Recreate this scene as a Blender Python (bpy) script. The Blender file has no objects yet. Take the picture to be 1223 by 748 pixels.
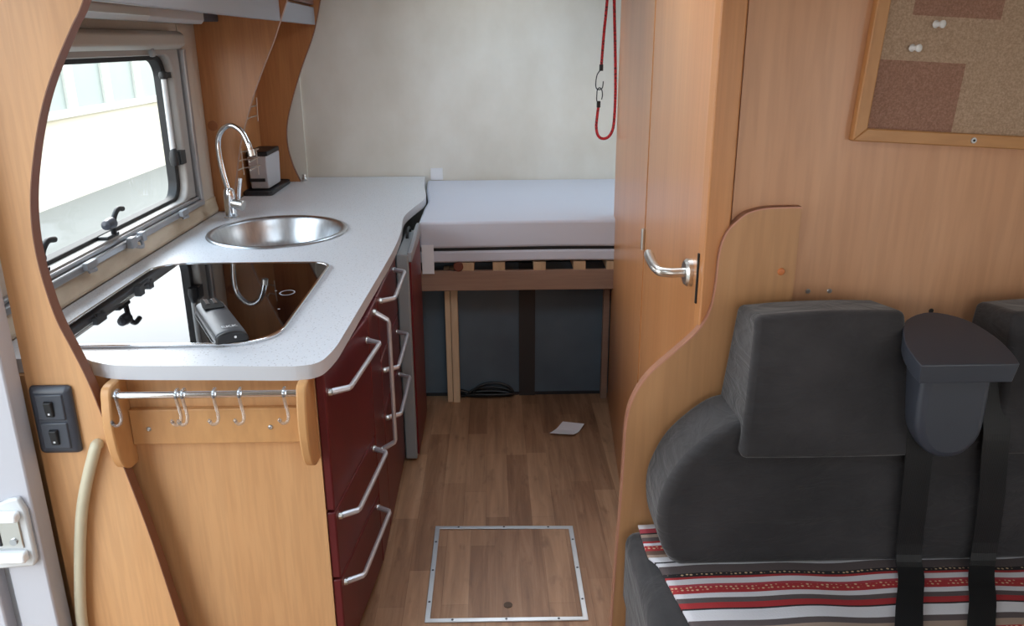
import bpy, bmesh, math, random
from mathutils import Vector, Matrix
random.seed(7)
SC = bpy.context.scene
COL = SC.collection
PI = math.pi

# ---------------------------------------------------------------- helpers
def lin(c):
    return tuple((v/255/12.92) if v/255 <= .04045 else ((v/255+.055)/1.055)**2.4 for v in c) + (1.0,)

def wpos(o):
    p = Vector((0, 0, 0))
    while o is not None:
        p += o.location; o = o.parent
    return p

def tag(o, label=None, cat=None, group=None, kind=None):
    if label: o['label'] = label
    if cat: o['category'] = cat
    if group: o['group'] = group
    if kind: o['kind'] = kind
    return o

def thing(name, label, cat, loc=(0, 0, 0), group=None):
    o = bpy.data.objects.new(name, None); COL.objects.link(o)
    o.empty_display_size = .05; o.location = loc
    return tag(o, label, cat, group)

def obj(name, bm, mat, parent=None, bevel=0, seg=2, smooth=False, subsurf=0, label=None, cat=None, group=None, kind=None, ang=40):
    """one mesh object; bm is in world metres"""
    bmesh.ops.recalc_face_normals(bm, faces=bm.faces[:])
    me = bpy.data.meshes.new(name)
    if parent is not None:
        org = wpos(parent)
    else:
        xs = [v.co.x for v in bm.verts]; ys = [v.co.y for v in bm.verts]; zs = [v.co.z for v in bm.verts]
        org = Vector(((min(xs)+max(xs))/2, (min(ys)+max(ys))/2, min(zs)))
    bmesh.ops.translate(bm, verts=bm.verts[:], vec=-org)
    bm.to_mesh(me); bm.free()
    o = bpy.data.objects.new(name, me); COL.objects.link(o)
    for m in (mat if isinstance(mat, (list, tuple)) else [mat]): me.materials.append(m)
    if parent is not None: o.parent = parent
    else: o.location = org
    if bevel:
        b = o.modifiers.new('bevel', 'BEVEL'); b.width = bevel; b.segments = seg; b.limit_method = 'ANGLE'; b.angle_limit = math.radians(35)
        b.harden_normals = False
    if subsurf:
        s = o.modifiers.new('sub', 'SUBSURF'); s.levels = subsurf; s.render_levels = subsurf
    if smooth or bevel:
        me.polygons.foreach_set('use_smooth', [True]*len(me.polygons))
        if not subsurf:
            me.update()
            try:
                e = o.modifiers.new('wn', 'WEIGHTED_NORMAL'); e.keep_sharp = True; e.weight = 80
            except Exception: pass
            me.set_sharp_from_angle(angle=math.radians(ang))
    return tag(o, label, cat, group, kind)

def B(): return bmesh.new()

def box(bm, x0, x1, y0, y1, z0, z1, mi=0):
    vs = [bm.verts.new(p) for p in ((x0,y0,z0),(x1,y0,z0),(x1,y1,z0),(x0,y1,z0),(x0,y0,z1),(x1,y0,z1),(x1,y1,z1),(x0,y1,z1))]
    for q in ((0,3,2,1),(4,5,6,7),(0,1,5,4),(1,2,6,5),(2,3,7,6),(3,0,4,7)):
        f = bm.faces.new([vs[i] for i in q]); f.material_index = mi
    return bm

def hexa(bm, pts):
    """8 corners: bottom 4 ring then top 4 ring"""
    vs = [bm.verts.new(p) for p in pts]
    for q in ((0,3,2,1),(4,5,6,7),(0,1,5,4),(1,2,6,5),(2,3,7,6),(3,0,4,7)):
        bm.faces.new([vs[i] for i in q])
    return bm

def prism(bm, pts, axis, a0, a1, mi=0):
    """pts: 2-D outline; axis 'x': (y,z), 'y': (x,z), 'z': (x,y)"""
    def mk(p, a):
        return {'x': (a, p[0], p[1]), 'y': (p[0], a, p[1]), 'z': (p[0], p[1], a)}[axis]
    A = [bm.verts.new(mk(p, a0)) for p in pts]; C = [bm.verts.new(mk(p, a1)) for p in pts]
    n = len(pts)
    f = bm.faces.new(A); f.material_index = mi
    f = bm.faces.new(C[::-1]); f.material_index = mi
    for i in range(n):
        f = bm.faces.new((A[i], C[i], C[(i+1) % n], A[(i+1) % n])); f.material_index = mi
    return bm

def frame_at(d):
    d = d.normalized()
    u = d.orthogonal().normalized()
    return u, d.cross(u).normalized()

def tube(bm, pts, r, seg=12, mi=0, cap=True, flat=None):
    """sweep a circle (radius r or list) along pts"""
    pts = [Vector(p) for p in pts]; n = len(pts)
    rs = r if isinstance(r, (list, tuple)) else [r]*n
    T = []
    for i in range(n):
        a = pts[max(i-1, 0)]; b = pts[min(i+1, n-1)]
        T.append((b-a).normalized())
    u, v = frame_at(T[0]); rings = []
    for i in range(n):
        if i:
            ax = T[i-1].cross(T[i])
            if ax.length > 1e-6:
                R = Matrix.Rotation(T[i-1].angle(T[i]), 3, ax.normalized()); u = R @ u; v = R @ v
        rings.append([bm.verts.new(pts[i] + rs[i]*(math.cos(2*PI*k/seg)*u + math.sin(2*PI*k/seg)*v)) for k in range(seg)])
    for i in range(n-1):
        for k in range(seg):
            f = bm.faces.new((rings[i][k], rings[i][(k+1) % seg], rings[i+1][(k+1) % seg], rings[i+1][k])); f.material_index = mi
    if cap:
        f = bm.faces.new(rings[0][::-1]); f.material_index = mi
        f = bm.faces.new(rings[-1]); f.material_index = mi
    return bm

def cyl(bm, p0, p1, r0, r1=None, seg=20, mi=0):
    return tube(bm, [p0, p1], [r0, r0 if r1 is None else r1], seg, mi)

def lathe(bm, prof, c, axis='z', seg=40, sx=1, sy=1):
    """prof: (r, h) list; revolves about axis through c; open profile"""
    c = Vector(c); rings = []
    for r, h in prof:
        ring = []
        for k in range(seg):
            a = 2*PI*k/seg; p = (sx*r*math.cos(a), sy*r*math.sin(a))
            q = {'z': (p[0], p[1], h), 'y': (p[0], h, p[1]), 'x': (h, p[0], p[1])}[axis]
            ring.append(bm.verts.new(c + Vector(q)))
        rings.append(ring)
    for i in range(len(rings)-1):
        for k in range(seg):
            bm.faces.new((rings[i][k], rings[i][(k+1) % seg], rings[i+1][(k+1) % seg], rings[i+1][k]))
    for ring, (r, h) in ((rings[0], prof[0]), (rings[-1], prof[-1])):
        if r > 1e-4: 
            try: bm.faces.new(ring)
            except Exception: pass
    return bm

def smoothed(pts, n=6, closed=False):
    """Catmull-Rom through the points"""
    out = []; m = len(pts)
    rng = m if closed else m-1
    for i in range(rng):
        g = lambda k: pts[k % m] if closed else pts[min(max(k, 0), m-1)]
        p0, p1, p2, p3 = g(i-1), g(i), g(i+1), g(i+2)
        for j in range(n):
            t = j/n
            out.append(tuple(.5*((2*b)+(-a+c)*t+(2*a-5*b+4*c-d)*t*t+(-a+3*b-3*c+d)*t**3) for a, b, c, d in zip(p0, p1, p2, p3)))
    if not closed: out.append(tuple(pts[-1]))
    return out

def rrect(x0, x1, y0, y1, r, n=6):
    out = []
    for cx, cy, a in ((x1-r, y1-r, 0), (x0+r, y1-r, 90), (x0+r, y0+r, 180), (x1-r, y0+r, 270)):
        for k in range(n+1):
            t = math.radians(a+90*k/n); out.append((cx+r*math.cos(t), cy+r*math.sin(t)))
    return out

def ring_prism(bm, outer, inner, axis, a0, a1):
    """closed frame between two outlines with the same number of points"""
    def mk(p, a): return {'x': (a, p[0], p[1]), 'y': (p[0], a, p[1]), 'z': (p[0], p[1], a)}[axis]
    n = len(outer)
    V = [[bm.verts.new(mk(p, a)) for p in o] for o in (outer, inner) for a in (a0, a1)]
    o0, o1, i0, i1 = V
    for k in range(n):
        j = (k+1) % n
        bm.faces.new((o0[k], o0[j], o1[j], o1[k])); bm.faces.new((i0[k], i1[k], i1[j], i0[j]))
        bm.faces.new((o0[k], i0[k], i0[j], o0[j])); bm.faces.new((o1[k], o1[j], i1[j], i1[k]))
    return bm

# ---------------------------------------------------------------- materials
def mat(name, rgb, rough=.5, metal=0, spec=.5, **kw):
    m = bpy.data.materials.new(name); m.use_nodes = True
    b = m.node_tree.nodes['Principled BSDF']
    b.inputs['Base Color'].default_value = lin(rgb); b.inputs['Roughness'].default_value = rough
    b.inputs['Metallic'].default_value = metal; b.inputs['Specular IOR Level'].default_value = spec
    for k, v in kw.items(): b.inputs[k.replace('_', ' ')].default_value = v
    return m

class N:
    def __init__(s, m): s.t = m.node_tree; s.b = s.t.nodes['Principled BSDF']
    def add(s, ty, ins=None, **kw):
        n = s.t.nodes.new(ty)
        for k, v in kw.items(): setattr(n, k, v)
        for k, v in (ins or {}).items():
            if hasattr(v, 'is_linked') : s.t.links.new(v, n.inputs[k])
            else: n.inputs[k].default_value = v
        return n
    def link(s, a, b): s.t.links.new(a, b)
    def coord(s, scale=(1,1,1), loc=(0,0,0), rot=(0,0,0), src='Object'):
        tc = s.add('ShaderNodeTexCoord'); mp = s.add('ShaderNodeMapping')
        s.link(tc.outputs[src], mp.inputs['Vector'])
        mp.inputs['Scale'].default_value = scale; mp.inputs['Location'].default_value = loc; mp.inputs['Rotation'].default_value = rot
        return mp.outputs['Vector']
    def ramp(s, fac, stops, interp='LINEAR'):
        n = s.add('ShaderNodeValToRGB'); r = n.color_ramp; r.interpolation = interp
        while len(r.elements) < len(stops): r.elements.new(.5)
        for e, (p, c) in zip(r.elements, stops): e.position = p; e.color = lin(c)
        s.link(fac, n.inputs['Fac']); return n.outputs['Color']
    def bump(s, h, strength=.1, dist=.01):
        n = s.add('ShaderNodeBump'); n.inputs['Strength'].default_value = strength; n.inputs['Distance'].default_value = dist
        s.link(h, n.inputs['Height']); s.link(n.outputs['Normal'], s.b.inputs['Normal'])
    def mix(s, fac, a, b, mode='MIX'):
        n = s.add('ShaderNodeMix', data_type='RGBA', blend_type=mode)
        for i, v in ((0, fac), (6, a), (7, b)):
            if hasattr(v, 'is_linked'): s.link(v, n.inputs[i])
            else: n.inputs[i].default_value = v
        return n.outputs[2]

def wood(name, dark, light, grain=(22, 22, 1.3), rough=.35, seed=0):
    m = mat(name, light, rough); n = N(m)
    v = n.coord(grain, (seed, seed*1.7, seed*.3))
    a = n.add('ShaderNodeTexNoise', {'Vector': v, 'Scale': 1.0, 'Detail': 5.0, 'Roughness': .6, 'Distortion': .35})
    v2 = n.coord(tuple(g*.22 for g in grain), (seed*2, seed, seed))
    b = n.add('ShaderNodeTexNoise', {'Vector': v2, 'Scale': 1.0, 'Detail': 2.0})
    v3 = n.coord(tuple(g*5 for g in grain), (seed, 0, 0))
    c = n.add('ShaderNodeTexNoise', {'Vector': v3, 'Scale': 1.0, 'Detail': 2.0})
    mid = tuple((p+q)/2 for p, q in zip(dark, light))
    col = n.ramp(a.outputs['Fac'], [(.3, dark), (.5, mid), (.68, light)])
    col = n.mix(.5, col, n.ramp(b.outputs['Fac'], [(.35, dark), (.65, light)]))
    col = n.mix(.12, col, n.ramp(c.outputs['Fac'], [(.4, tuple(q*.72 for q in dark)), (.6, light)]))
    n.link(col, n.b.inputs['Base Color'])
    n.bump(c.outputs['Fac'], .03, .002)
    return m

M = {}
M['wood_left'] = wood('pear_veneer_light', (200, 150, 103), (213, 166, 119), seed=1)
M['wood_niche'] = wood('pear_veneer_mid', (166, 108, 66), (190, 134, 86), seed=2)
M['wood_door'] = wood('cherry_veneer_door', (190, 126, 76), (208, 148, 98), (30, 30, .9), .3, seed=3)
M['wood_wall'] = wood('cherry_veneer_wall', (196, 144, 107), (214, 164, 127), (14, 14, 1.1), .32, seed=4)
M['wood_board'] = wood('cherry_veneer_board', (184, 134, 90), (202, 154, 110), (18, 18, 1.2), .35, seed=5)
M['wood_rack'] = wood('beech_bracket', (194, 142, 92), (208, 160, 108), (10, 10, 3), .4, seed=6)
M['wood_edge'] = mat('red_brown_edge_band', (124, 80, 60), .4)
M['wood_edge_pink'] = mat('pink_edge_band', (206, 150, 128), .35)
M['wood_edge_tan'] = mat('tan_edge_band', (164, 124, 102), .4)
M['wood_bed'] = wood('brown_laminate', (146, 116, 100), (162, 132, 114), (1.5, 20, 20), .5, seed=7)
M['wood_slat'] = wood('pine_slat', (190, 158, 124), (206, 176, 142), (14, 14, 2), .6, seed=8)
M['wood_cork_frame'] = wood('pine_frame', (182, 126, 76), (204, 154, 102), (14, 14, 3), .4, seed=9)
M['wood_cork_frame_h'] = wood('pine_frame_across', (182, 126, 76), (204, 154, 102), (3, 14, 14), .4, seed=10)
M['white_wall'] = mat('white_wallboard', (226, 222, 212), .6)
n = N(M['white_wall']); a = n.add('ShaderNodeTexNoise', {'Vector': n.coord((2.2, 2.2, 1.6)), 'Scale': 1.0, 'Detail': 5.0, 'Roughness': .55})
n.link(n.ramp(a.outputs['Fac'], [(.35, (214, 208, 196)), (.65, (232, 229, 221))]), n.b.inputs['Base Color'])
M['ceiling'] = mat('white_ceiling_board', (228, 226, 220), .6)
M['beige_trim'] = mat('beige_trim', (196, 184, 170), .55)
M['beige_sill'] = mat('beige_sill', (196, 180, 158), .6)
n = N(M['beige_sill']); a = n.add('ShaderNodeTexNoise', {'Vector': n.coord((14, 5, 14)), 'Scale': 1.0, 'Detail': 4.0})
n.link(n.ramp(a.outputs['Fac'], [(.35, (180, 162, 138)), (.65, (206, 192, 170))]), n.b.inputs['Base Color'])
M['window_frame'] = mat('grey_window_frame', (164, 160, 156), .4)
M['blind_alu'] = mat('grey_alu_rail', (170, 172, 176), .3, .6)
M['rubber'] = mat('black_rubber', (22, 22, 24), .6)
M['black_plastic'] = mat('black_plastic', (24, 25, 28), .5)
M['dark_plastic'] = mat('dark_grey_plastic', (60, 64, 74), .36)
M['grey_plastic'] = mat('grey_plastic', (150, 154, 160), .45)
M['light_plastic'] = mat('light_plastic', (196, 198, 200), .4)
M['white_plastic'] = mat('white_plastic', (232, 234, 236), .4)
M['cream_plastic'] = mat('cream_plastic', (196, 188, 164), .4)
M['chrome'] = mat('chrome', (226, 228, 232), .12, 1)
M['satin'] = mat('satin_nickel', (212, 210, 206), .3, 1)
M['steel'] = mat('brushed_steel', (196, 200, 204), .32, 1)
n = N(M['steel']); a = n.add('ShaderNodeTexNoise', {'Vector': n.coord((60, 60, 4)), 'Scale': 1.0, 'Detail': 3.0})
n.link(n.ramp(a.outputs['Fac'], [(.3, (186, 190, 195)), (.7, (206, 210, 214))]), n.b.inputs['Base Color'])
M['alu'] = mat('aluminium_strip', (198, 202, 208), .35, .85)
M['handle'] = mat('silver_handle', (206, 206, 212), .35, .55)
M['red_front'] = mat('wine_red_front', (86, 22, 28), .38)
n = N(M['red_front']); a = n.add('ShaderNodeTexNoise', {'Vector': n.coord((7, 7, 2)), 'Scale': 1.0, 'Detail': 4.0})
n.link(n.ramp(a.outputs['Fac'], [(.35, (88, 24, 31)), (.65, (102, 32, 38))]), n.b.inputs['Base Color'])
M['fridge_red'] = mat('fridge_red_panel', (98, 18, 28), .4)
M['fridge_grey'] = mat('fridge_grey', (140, 146, 150), .45)
M['dark_inside'] = mat('dark_carcass', (40, 34, 32), .7)
M['valance'] = mat('grey_valance', (150, 153, 162), .4)
M['locker_red'] = mat('locker_door', (122, 86, 80), .4)
M['wood_leg'] = wood('pine_leg', (212, 182, 148), (226, 200, 168), (14, 14, 2), .6, seed=11)
M['garage'] = mat('grey_blue_garage_board', (118, 132, 144), .7)
n = N(M['garage']); a = n.add('ShaderNodeTexNoise', {'Vector': n.coord((3, 3, 3)), 'Scale': 1.0, 'Detail': 3.0})
n.link(n.ramp(a.outputs['Fac'], [(.35, (84, 98, 110)), (.65, (100, 115, 127))]), n.b.inputs['Base Color'])
M['mattress'] = mat('mattress_cover', (206, 210, 224), .85, Sheen_Weight=.15)
n = N(M['mattress']); a = n.add('ShaderNodeTexNoise', {'Vector': n.coord((5, 5, 5)), 'Scale': 1.0, 'Detail': 3.0})
n.bump(a.outputs['Fac'], .12, .02)
M['white_fabric'] = mat('white_label_fabric', (234, 236, 244), .8)
M['paper'] = mat('white_paper', (236, 234, 238), .7)
M['white_tape'] = mat('white_tape', (240, 242, 246), .5)
M['white_paint'] = mat('white_door_profile', (180, 180, 187), .35)
M['screw'] = mat('zinc_screw', (190, 192, 196), .3, .9)
M['cord_black'] = mat('black_cable', (18, 18, 20), .5)
M['plug'] = mat('wood_cap', (150, 92, 52), .5)
M['plug_orange'] = mat('orange_cap', (206, 120, 66), .45)
M['clear'] = mat('clear_acrylic', (242, 246, 250), .06, Transmission_Weight=.88, IOR=1.45)
M['hob'] = mat('black_glass', (7, 6, 7), .025, spec=.5, IOR=1.52)
M['device'] = mat('gunmetal', (88, 92, 98), .4, .25)
M['device_side'] = mat('gunmetal_light', (150, 150, 158), .35, .5)
M['text_white'] = mat('pale_print', (216, 218, 222), .6)

# worktop: pale blue-grey with fine speckles
m = M['worktop'] = mat('speckled_laminate', (206, 210, 218), .34); n = N(m)
a = n.add('ShaderNodeTexVoronoi', {'Vector': n.coord((105, 105, 105)), 'Scale': 1.0, 'Randomness': 1.0})
b = n.add('ShaderNodeTexNoise', {'Vector': n.coord((200, 200, 200), (3, 1, 2)), 'Scale': 1.0, 'Detail': 1.0})
c1 = n.ramp(a.outputs['Distance'], [(.13, (128, 124, 122)), (.22, (224, 228, 235))])
c2 = n.ramp(b.outputs['Fac'], [(.42, (228, 232, 238)), (.62, (216, 221, 229))])
n.link(n.mix(.4, c1, c2), n.b.inputs['Base Color'])
M['worktop_edge'] = mat('worktop_edge_band', (200, 203, 210), .4)

# floor: vinyl with staggered wood strips running along the aisle
def floor_mat(name, loc, rot=PI/2):
    m = mat(name, (150, 112, 82), .42); n = N(m)
    v = n.coord((1, 1, 1), loc, (0, 0, rot), 'Object')
    def bricks(c1, c2, mo, bias=0.0):
        bk = n.add('ShaderNodeTexBrick', {'Vector': v, 'Scale': 1.0, 'Color1': lin(c1), 'Color2': lin(c2), 'Mortar': lin(mo), 'Mortar Size': .0006, 'Mortar Smooth': .1, 'Bias': bias, 'Brick Width': .46, 'Row Height': .078})
        bk.offset = .37; bk.offset_frequency = 2; bk.squash = 1.25; bk.squash_frequency = 3
        return bk
    bk = bricks((128, 90, 64), (190, 150, 116), (104, 72, 52))
    g = n.add('ShaderNodeTexNoise', {'Vector': n.coord((30, 2.2, 1), (1, 2, 0)), 'Scale': 1.0, 'Detail': 6.0, 'Roughness': .62, 'Distortion': .5})
    k = n.add('ShaderNodeTexNoise', {'Vector': n.coord((26, 9, 1), (5, 2, 0)), 'Scale': 1.0, 'Detail': 3.0})
    col = n.mix(.5, bk.outputs['Color'], n.ramp(g.outputs['Fac'], [(.3, (98, 66, 46)), (.5, (154, 116, 86)), (.7, (190, 152, 120))]))
    col = n.mix(n.ramp(k.outputs['Fac'], [(.60, (0, 0, 0)), (.76, (190, 190, 190))]), col, lin((104, 70, 50)))
    n.link(col, n.b.inputs['Base Color'])
    return m
M['floor'] = floor_mat('vinyl_wood_strip', (0, 0, 0))
M['hatch_floor'] = floor_mat('vinyl_wood_strip_hatch', (.13, .031, 0))

# dark micro-suede
m = M['suede'] = mat('charcoal_suede', (74, 72, 74), .85, spec=.2, Sheen_Weight=.25, Sheen_Roughness=.45); n = N(m)
a = n.add('ShaderNodeTexNoise', {'Vector': n.coord((6, 6, 6)), 'Scale': 1.0, 'Detail': 5.0, 'Roughness': .6})
b = n.add('ShaderNodeTexNoise', {'Vector': n.coord((5, 5, 20), (2, 0, 1)), 'Scale': 1.0, 'Detail': 2.0, 'Distortion': .6})
n.link(n.ramp(a.outputs['Fac'], [(.32, (46, 45, 47)), (.68, (63, 61, 63))]), n.b.inputs['Base Color'])
e = n.add('ShaderNodeTexNoise', {'Vector': n.coord((11, 11, 34), (4, 0, 1)), 'Scale': 1.0, 'Detail': 3.0, 'Distortion': 1.2})
sm = n.add('ShaderNodeMath', {0: b.outputs['Fac'], 1: e.outputs['Fac']}, operation='ADD'); n.bump(sm.outputs[0], .3, .02)
M['suede_brown'] = mat('brown_suede', (66, 60, 60), .85, Sheen_Weight=.2)
M['belt'] = mat('black_webbing', (16, 16, 18), .6)
n = N(M['belt']); a = n.add('ShaderNodeTexWave', {'Vector': n.coord((1, 1, 1)), 'Scale': 120.0}); n.bump(a.outputs['Fac'], .15, .002)

# woven striped throw (stripes run across the bench, coordinate = distance from the back)
m = M['throw'] = mat('striped_weave', (150, 60, 60), .9); n = N(m)
uv = n.add('ShaderNodeUVMap'); uv.uv_map = 'UVMap'
sep = n.add('ShaderNodeSeparateXYZ', {'Vector': uv.outputs['UV']})
W, R1, K, G, BR, BE, PK = (204, 202, 208), (158, 40, 44), (30, 26, 30), (84, 74, 75), (100, 76, 66), (152, 132, 118), (160, 58, 70)
seq = [(0, W), (.012, PK), (.026, K), (.030, BE), (.040, G), (.052, R1), (.058, W), (.066, R1), (.082, BR), (.093, BE), (.100, W),
       (.114, K), (.119, W), (.128, G), (.149, K), (.160, R1), (.166, W), (.178, PK), (.184, R1), (.202, W), (.213, G), (.226, R1), (.240, K), (.244, W), (.268, G), (.283, BE), (.297, R1), (.315, W), (.33, K), (.345, BR)]
col = n.ramp(sep.outputs['Y'], [(p/.5, c) for p, c in seq], 'CONSTANT')
mul = n.add('ShaderNodeMath', {0: sep.outputs['Y'], 1: 2.0}, operation='MULTIPLY')
rmp = [q for q in n.t.nodes if q.type == 'VALTORGB'][-1]; n.link(mul.outputs[0], rmp.inputs['Fac'])
# little woven dots in the red bands and dashes in the black line
ck = n.add('ShaderNodeTexVoronoi', {'Vector': n.coord((120, 150, 1), src='UV'), 'Scale': 1.0, 'Randomness': .35})
dots = n.ramp(ck.outputs['Distance'], [(.22, (255, 255, 255)), (.34, (0, 0, 0))])
def band(a, b):
    g = n.add('ShaderNodeMath', {0: sep.outputs['Y'], 1: a}, operation='GREATER_THAN'); l = n.add('ShaderNodeMath', {0: sep.outputs['Y'], 1: b}, operation='LESS_THAN')
    return n.add('ShaderNodeMath', {0: g.outputs[0], 1: l.outputs[0]}, operation='MULTIPLY').outputs[0]
b1 = n.add('ShaderNodeMath', {0: band(.184, .198), 1: band(.069, .078)}, operation='ADD').outputs[0]
b2 = n.add('ShaderNodeMath', {0: band(.150, .158), 1: band(.300, .312)}, operation='ADD').outputs[0]
mk = n.add('ShaderNodeMath', {0: n.add('ShaderNodeMath', {0: b1, 1: b2}, operation='ADD').outputs[0], 1: dots}, operation='MULTIPLY').outputs[0]
n.link(n.mix(mk, col, lin((206, 176, 140))), n.b.inputs['Base Color'])
wv = n.add('ShaderNodeTexNoise', {'Vector': n.coord((300, 300, 300)), 'Scale': 1.0}); n.bump(wv.outputs['Fac'], .4, .002)

# cork
def cork(name, c0, c1):
    m = mat(name, c1, .9); n = N(m)
    a = n.add('ShaderNodeTexNoise', {'Vector': n.coord((330, 330, 330)), 'Scale': 1.0, 'Detail': 4.0, 'Roughness': .7})
    n.link(n.ramp(a.outputs['Fac'], [(.36, c0), (.52, c1), (.68, tuple(min(255, v+16) for v in c1))]), n.b.inputs['Base Color'])
    n.bump(a.outputs['Fac'], .3, .003); return m
M['cork'] = cork('cork_faded', (160, 134, 112), (180, 154, 131))
M['cork_dark'] = cork('cork_unfaded', (140, 104, 87), (156, 118, 101))

# bungee
m = M['bungee'] = mat('red_black_braid', (170, 30, 36), .6); n = N(m)
a = n.add('ShaderNodeTexVoronoi', {'Vector': n.coord((170, 170, 85)), 'Scale': 1.0, 'Randomness': .6})
n.link(n.ramp(a.outputs['Distance'], [(.3, (40, 16, 20)), (.42, (206, 36, 46))]), n.b.inputs['Base Color'])

# exterior
m = M['render'] = mat('cream_render', (214, 208, 190), .9); n = N(m)
a = n.add('ShaderNodeTexNoise', {'Vector': n.coord((.7, .7, .7)), 'Scale': 1.0, 'Detail': 3.0})
n.link(n.ramp(a.outputs['Fac'], [(.4, (190, 183, 163)), (.6, (199, 193, 176))]), n.b.inputs['Base Color'])
M['pillar'] = mat('white_pillar', (190, 190, 182), .8)
M['ext_glass'] = mat('pale_window_glass', (138, 146, 140), .45)
M['asphalt'] = mat('grey_paving', (118, 116, 110), .9)

# ---------------------------------------------------------------- the setting
XL, XR, YB, YF, ZC = -1.18, 1.26, 4.38, -1.35, 1.95
def wall_with_holes(axis, a0, a1, u0, u1, z0, z1, holes, name, m):
    """slab split into cells around rectangular holes (one mesh)"""
    bm = B()
    us = sorted({u0, u1, *[h[0] for h in holes], *[h[1] for h in holes]}); zs = sorted({z0, z1, *[h[2] for h in holes], *[h[3] for h in holes]})
    for i in range(len(us)-1):
        for j in range(len(zs)-1):
            cu, cz = (us[i]+us[i+1])/2, (zs[j]+zs[j+1])/2
            if any(h[0] < cu < h[1] and h[2] < cz < h[3] for h in holes): continue
            if axis == 'x': box(bm, a0, a1, us[i], us[i+1], zs[j], zs[j+1])
            elif axis == 'y': box(bm, us[i], us[i+1], a0, a1, zs[j], zs[j+1])
            else: box(bm, us[i], us[i+1], zs[j], zs[j+1], a0, a1)
    bmesh.ops.remove_doubles(bm, verts=bm.verts[:], dist=1e-5)
    seen = {}
    for f in bm.faces[:]:
        k = tuple(round(v, 4) for v in f.calc_center_median()); seen.setdefault(k, []).append(f)
    bmesh.ops.delete(bm, geom=[f for fs in seen.values() if len(fs) > 1 for f in fs], context='FACES_ONLY')
    return obj(name, bm, m, kind='structure')

bm = box(B(), XL-.05, XR+.05, YF-.05, YB+.05, -.04, 0); obj('floor', bm, M['floor'], kind='structure')
WIN = (1.98, 3.225, .972, 1.56)
wall_with_holes('x', XL-.06, XL, YF, YB, -.0, ZC, [WIN, (.62, 1.57, .06, 1.86)], 'wall_left', M['beige_trim'])
wall_with_holes('y', YB, YB+.05, XL-.06, XR+.06, 0, ZC, [], 'wall_back', M['white_wall'])
wall_with_holes('x', XR, XR+.05, YF, YB, 0, ZC, [(-.75, .1, 1.0, 1.6), (3.55, 4.1, 1.1, 1.5)], 'wall_right', M['ceiling'])
wall_with_holes('y', YF-.05, YF, XL-.06, XR+.06, 0, ZC, [(-.3, .9, 1.1, 1.6)], 'wall_front', M['ceiling'])
wall_with_holes('z', ZC, ZC+.05, XL-.06, XR+.06, YF, YB, [(-.25, .3, 3.5, 4.05), (-.3, .2, .1, .5), (-.35, .4, 1.45, 2.1)], 'ceiling', M['ceiling'])  # front and middle roof openings are unseen, added for more top light
# seam strip on the back wall beside the last shelf panel
obj('trim_1', box(B(), -1.17, -.985, 4.366, 4.38, .87, ZC), M['white_wall'], kind='structure')

# window in the left wall
def make_window():
    y0, y1, z0, z1 = WIN
    bm = B()
    ring_prism(bm, rrect(y0, y1, z0, z1, .012), rrect(y0+.06, y1-.07, z0+.012, z1-.05, .07), 'x', XL-.05, XL+.01)
    w = obj('window_1', bm, M['window_frame'], bevel=.006, kind='structure')
    bm = B(); ring_prism(bm, rrect(y0+.05, y1-.062, z0+.004, z1-.042, .08), rrect(y0+.08, y1-.096, z0+.024, z1-.066, .062), 'x', XL-.056, XL-.02)
    obj('seal', bm, M['rubber'], w, bevel=.003)
    bm = prism(B(), rrect(y0+.055, y1-.066, z0+.008, z1-.046, .07), 'x', XL-.058, XL-.052)
    obj('pane', bm, M['pane'], w)
    bm = B(); cyl(bm, (XL-.012, y1-.115, z1-.125), (XL-.012, y1-.118, z0+.2), .0095, seg=14)
    s = obj('window_stay', bm, M['light_plastic'], w, smooth=True)
    bm = B(); lathe(bm, [(.001, -.016), (.013, -.012), (.017, 0), (.013, .012), (.001, .016)], (XL-.012, y1-.115, z1-.12), seg=18)
    box(bm, XL-.025, XL, y1-.12, y1-.06, z1-.13, z1-.11)
    obj('stay_joint', bm, M['black_plastic'], s, smooth=True)
    bm = B(); lathe(bm, [(.001, -.03), (.016, -.026), (.019, 0), (.015, .022), (.009, .036), (.001, .04)], (XL-.01, y1-.118, z0+.17), seg=18)
    box(bm, XL-.022, XL+.012, y1-.11, y1-.06, z0+.145, z0+.195)
    obj('stay_knob', bm, M['black_plastic'], s, smooth=True)
    for yy in (2.48, 2.06):
        bm = B(); box(bm, XL-.02, XL+.012, yy-.035, yy+.045, z0+.012, z0+.022)
        k = obj('window_latch', bm, M['black_plastic'], w, bevel=.002)
        bm = B(); tube(bm, smoothed([(XL+.006, yy+.02, z0+.02), (XL+.012, yy+.012, z0+.046), (XL+.014, yy+.02, z0+.072), (XL+.014, yy+.05, z0+.09), (XL+.014, yy+.085, z0+.086)], 5), .0085, 10)
        obj('latch_lever', bm, M['black_plastic'], k, smooth=True)
        bm = B(); lathe(bm, [(.001, -.03), (.014, -.026), (.018, -.006), (.018, .016), (.012, .02), (.001, .022)], (XL+.012, yy-.012, z0+.058), 'y', 18)
        obj('latch_knob', bm, M['dark_plastic'], k, smooth=True)
    return w
m = M['pane'] = mat('acrylic_pane', (250, 252, 252), 0.0, spec=.3)
t = m.node_tree; tr = t.nodes.new('ShaderNodeBsdfTransparent'); mx = t.nodes.new('ShaderNodeMixShader'); gl = t.nodes.new('ShaderNodeBsdfGlossy')
gl.inputs['Roughness'].default_value = .02; mx.inputs[0].default_value = .04
t.links.new(tr.outputs[0], mx.inputs[1]); t.links.new(gl.outputs[0], mx.inputs[2])
t.links.new(mx.outputs[0], t.nodes['Material Output'].inputs['Surface'])
win = make_window()

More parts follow.
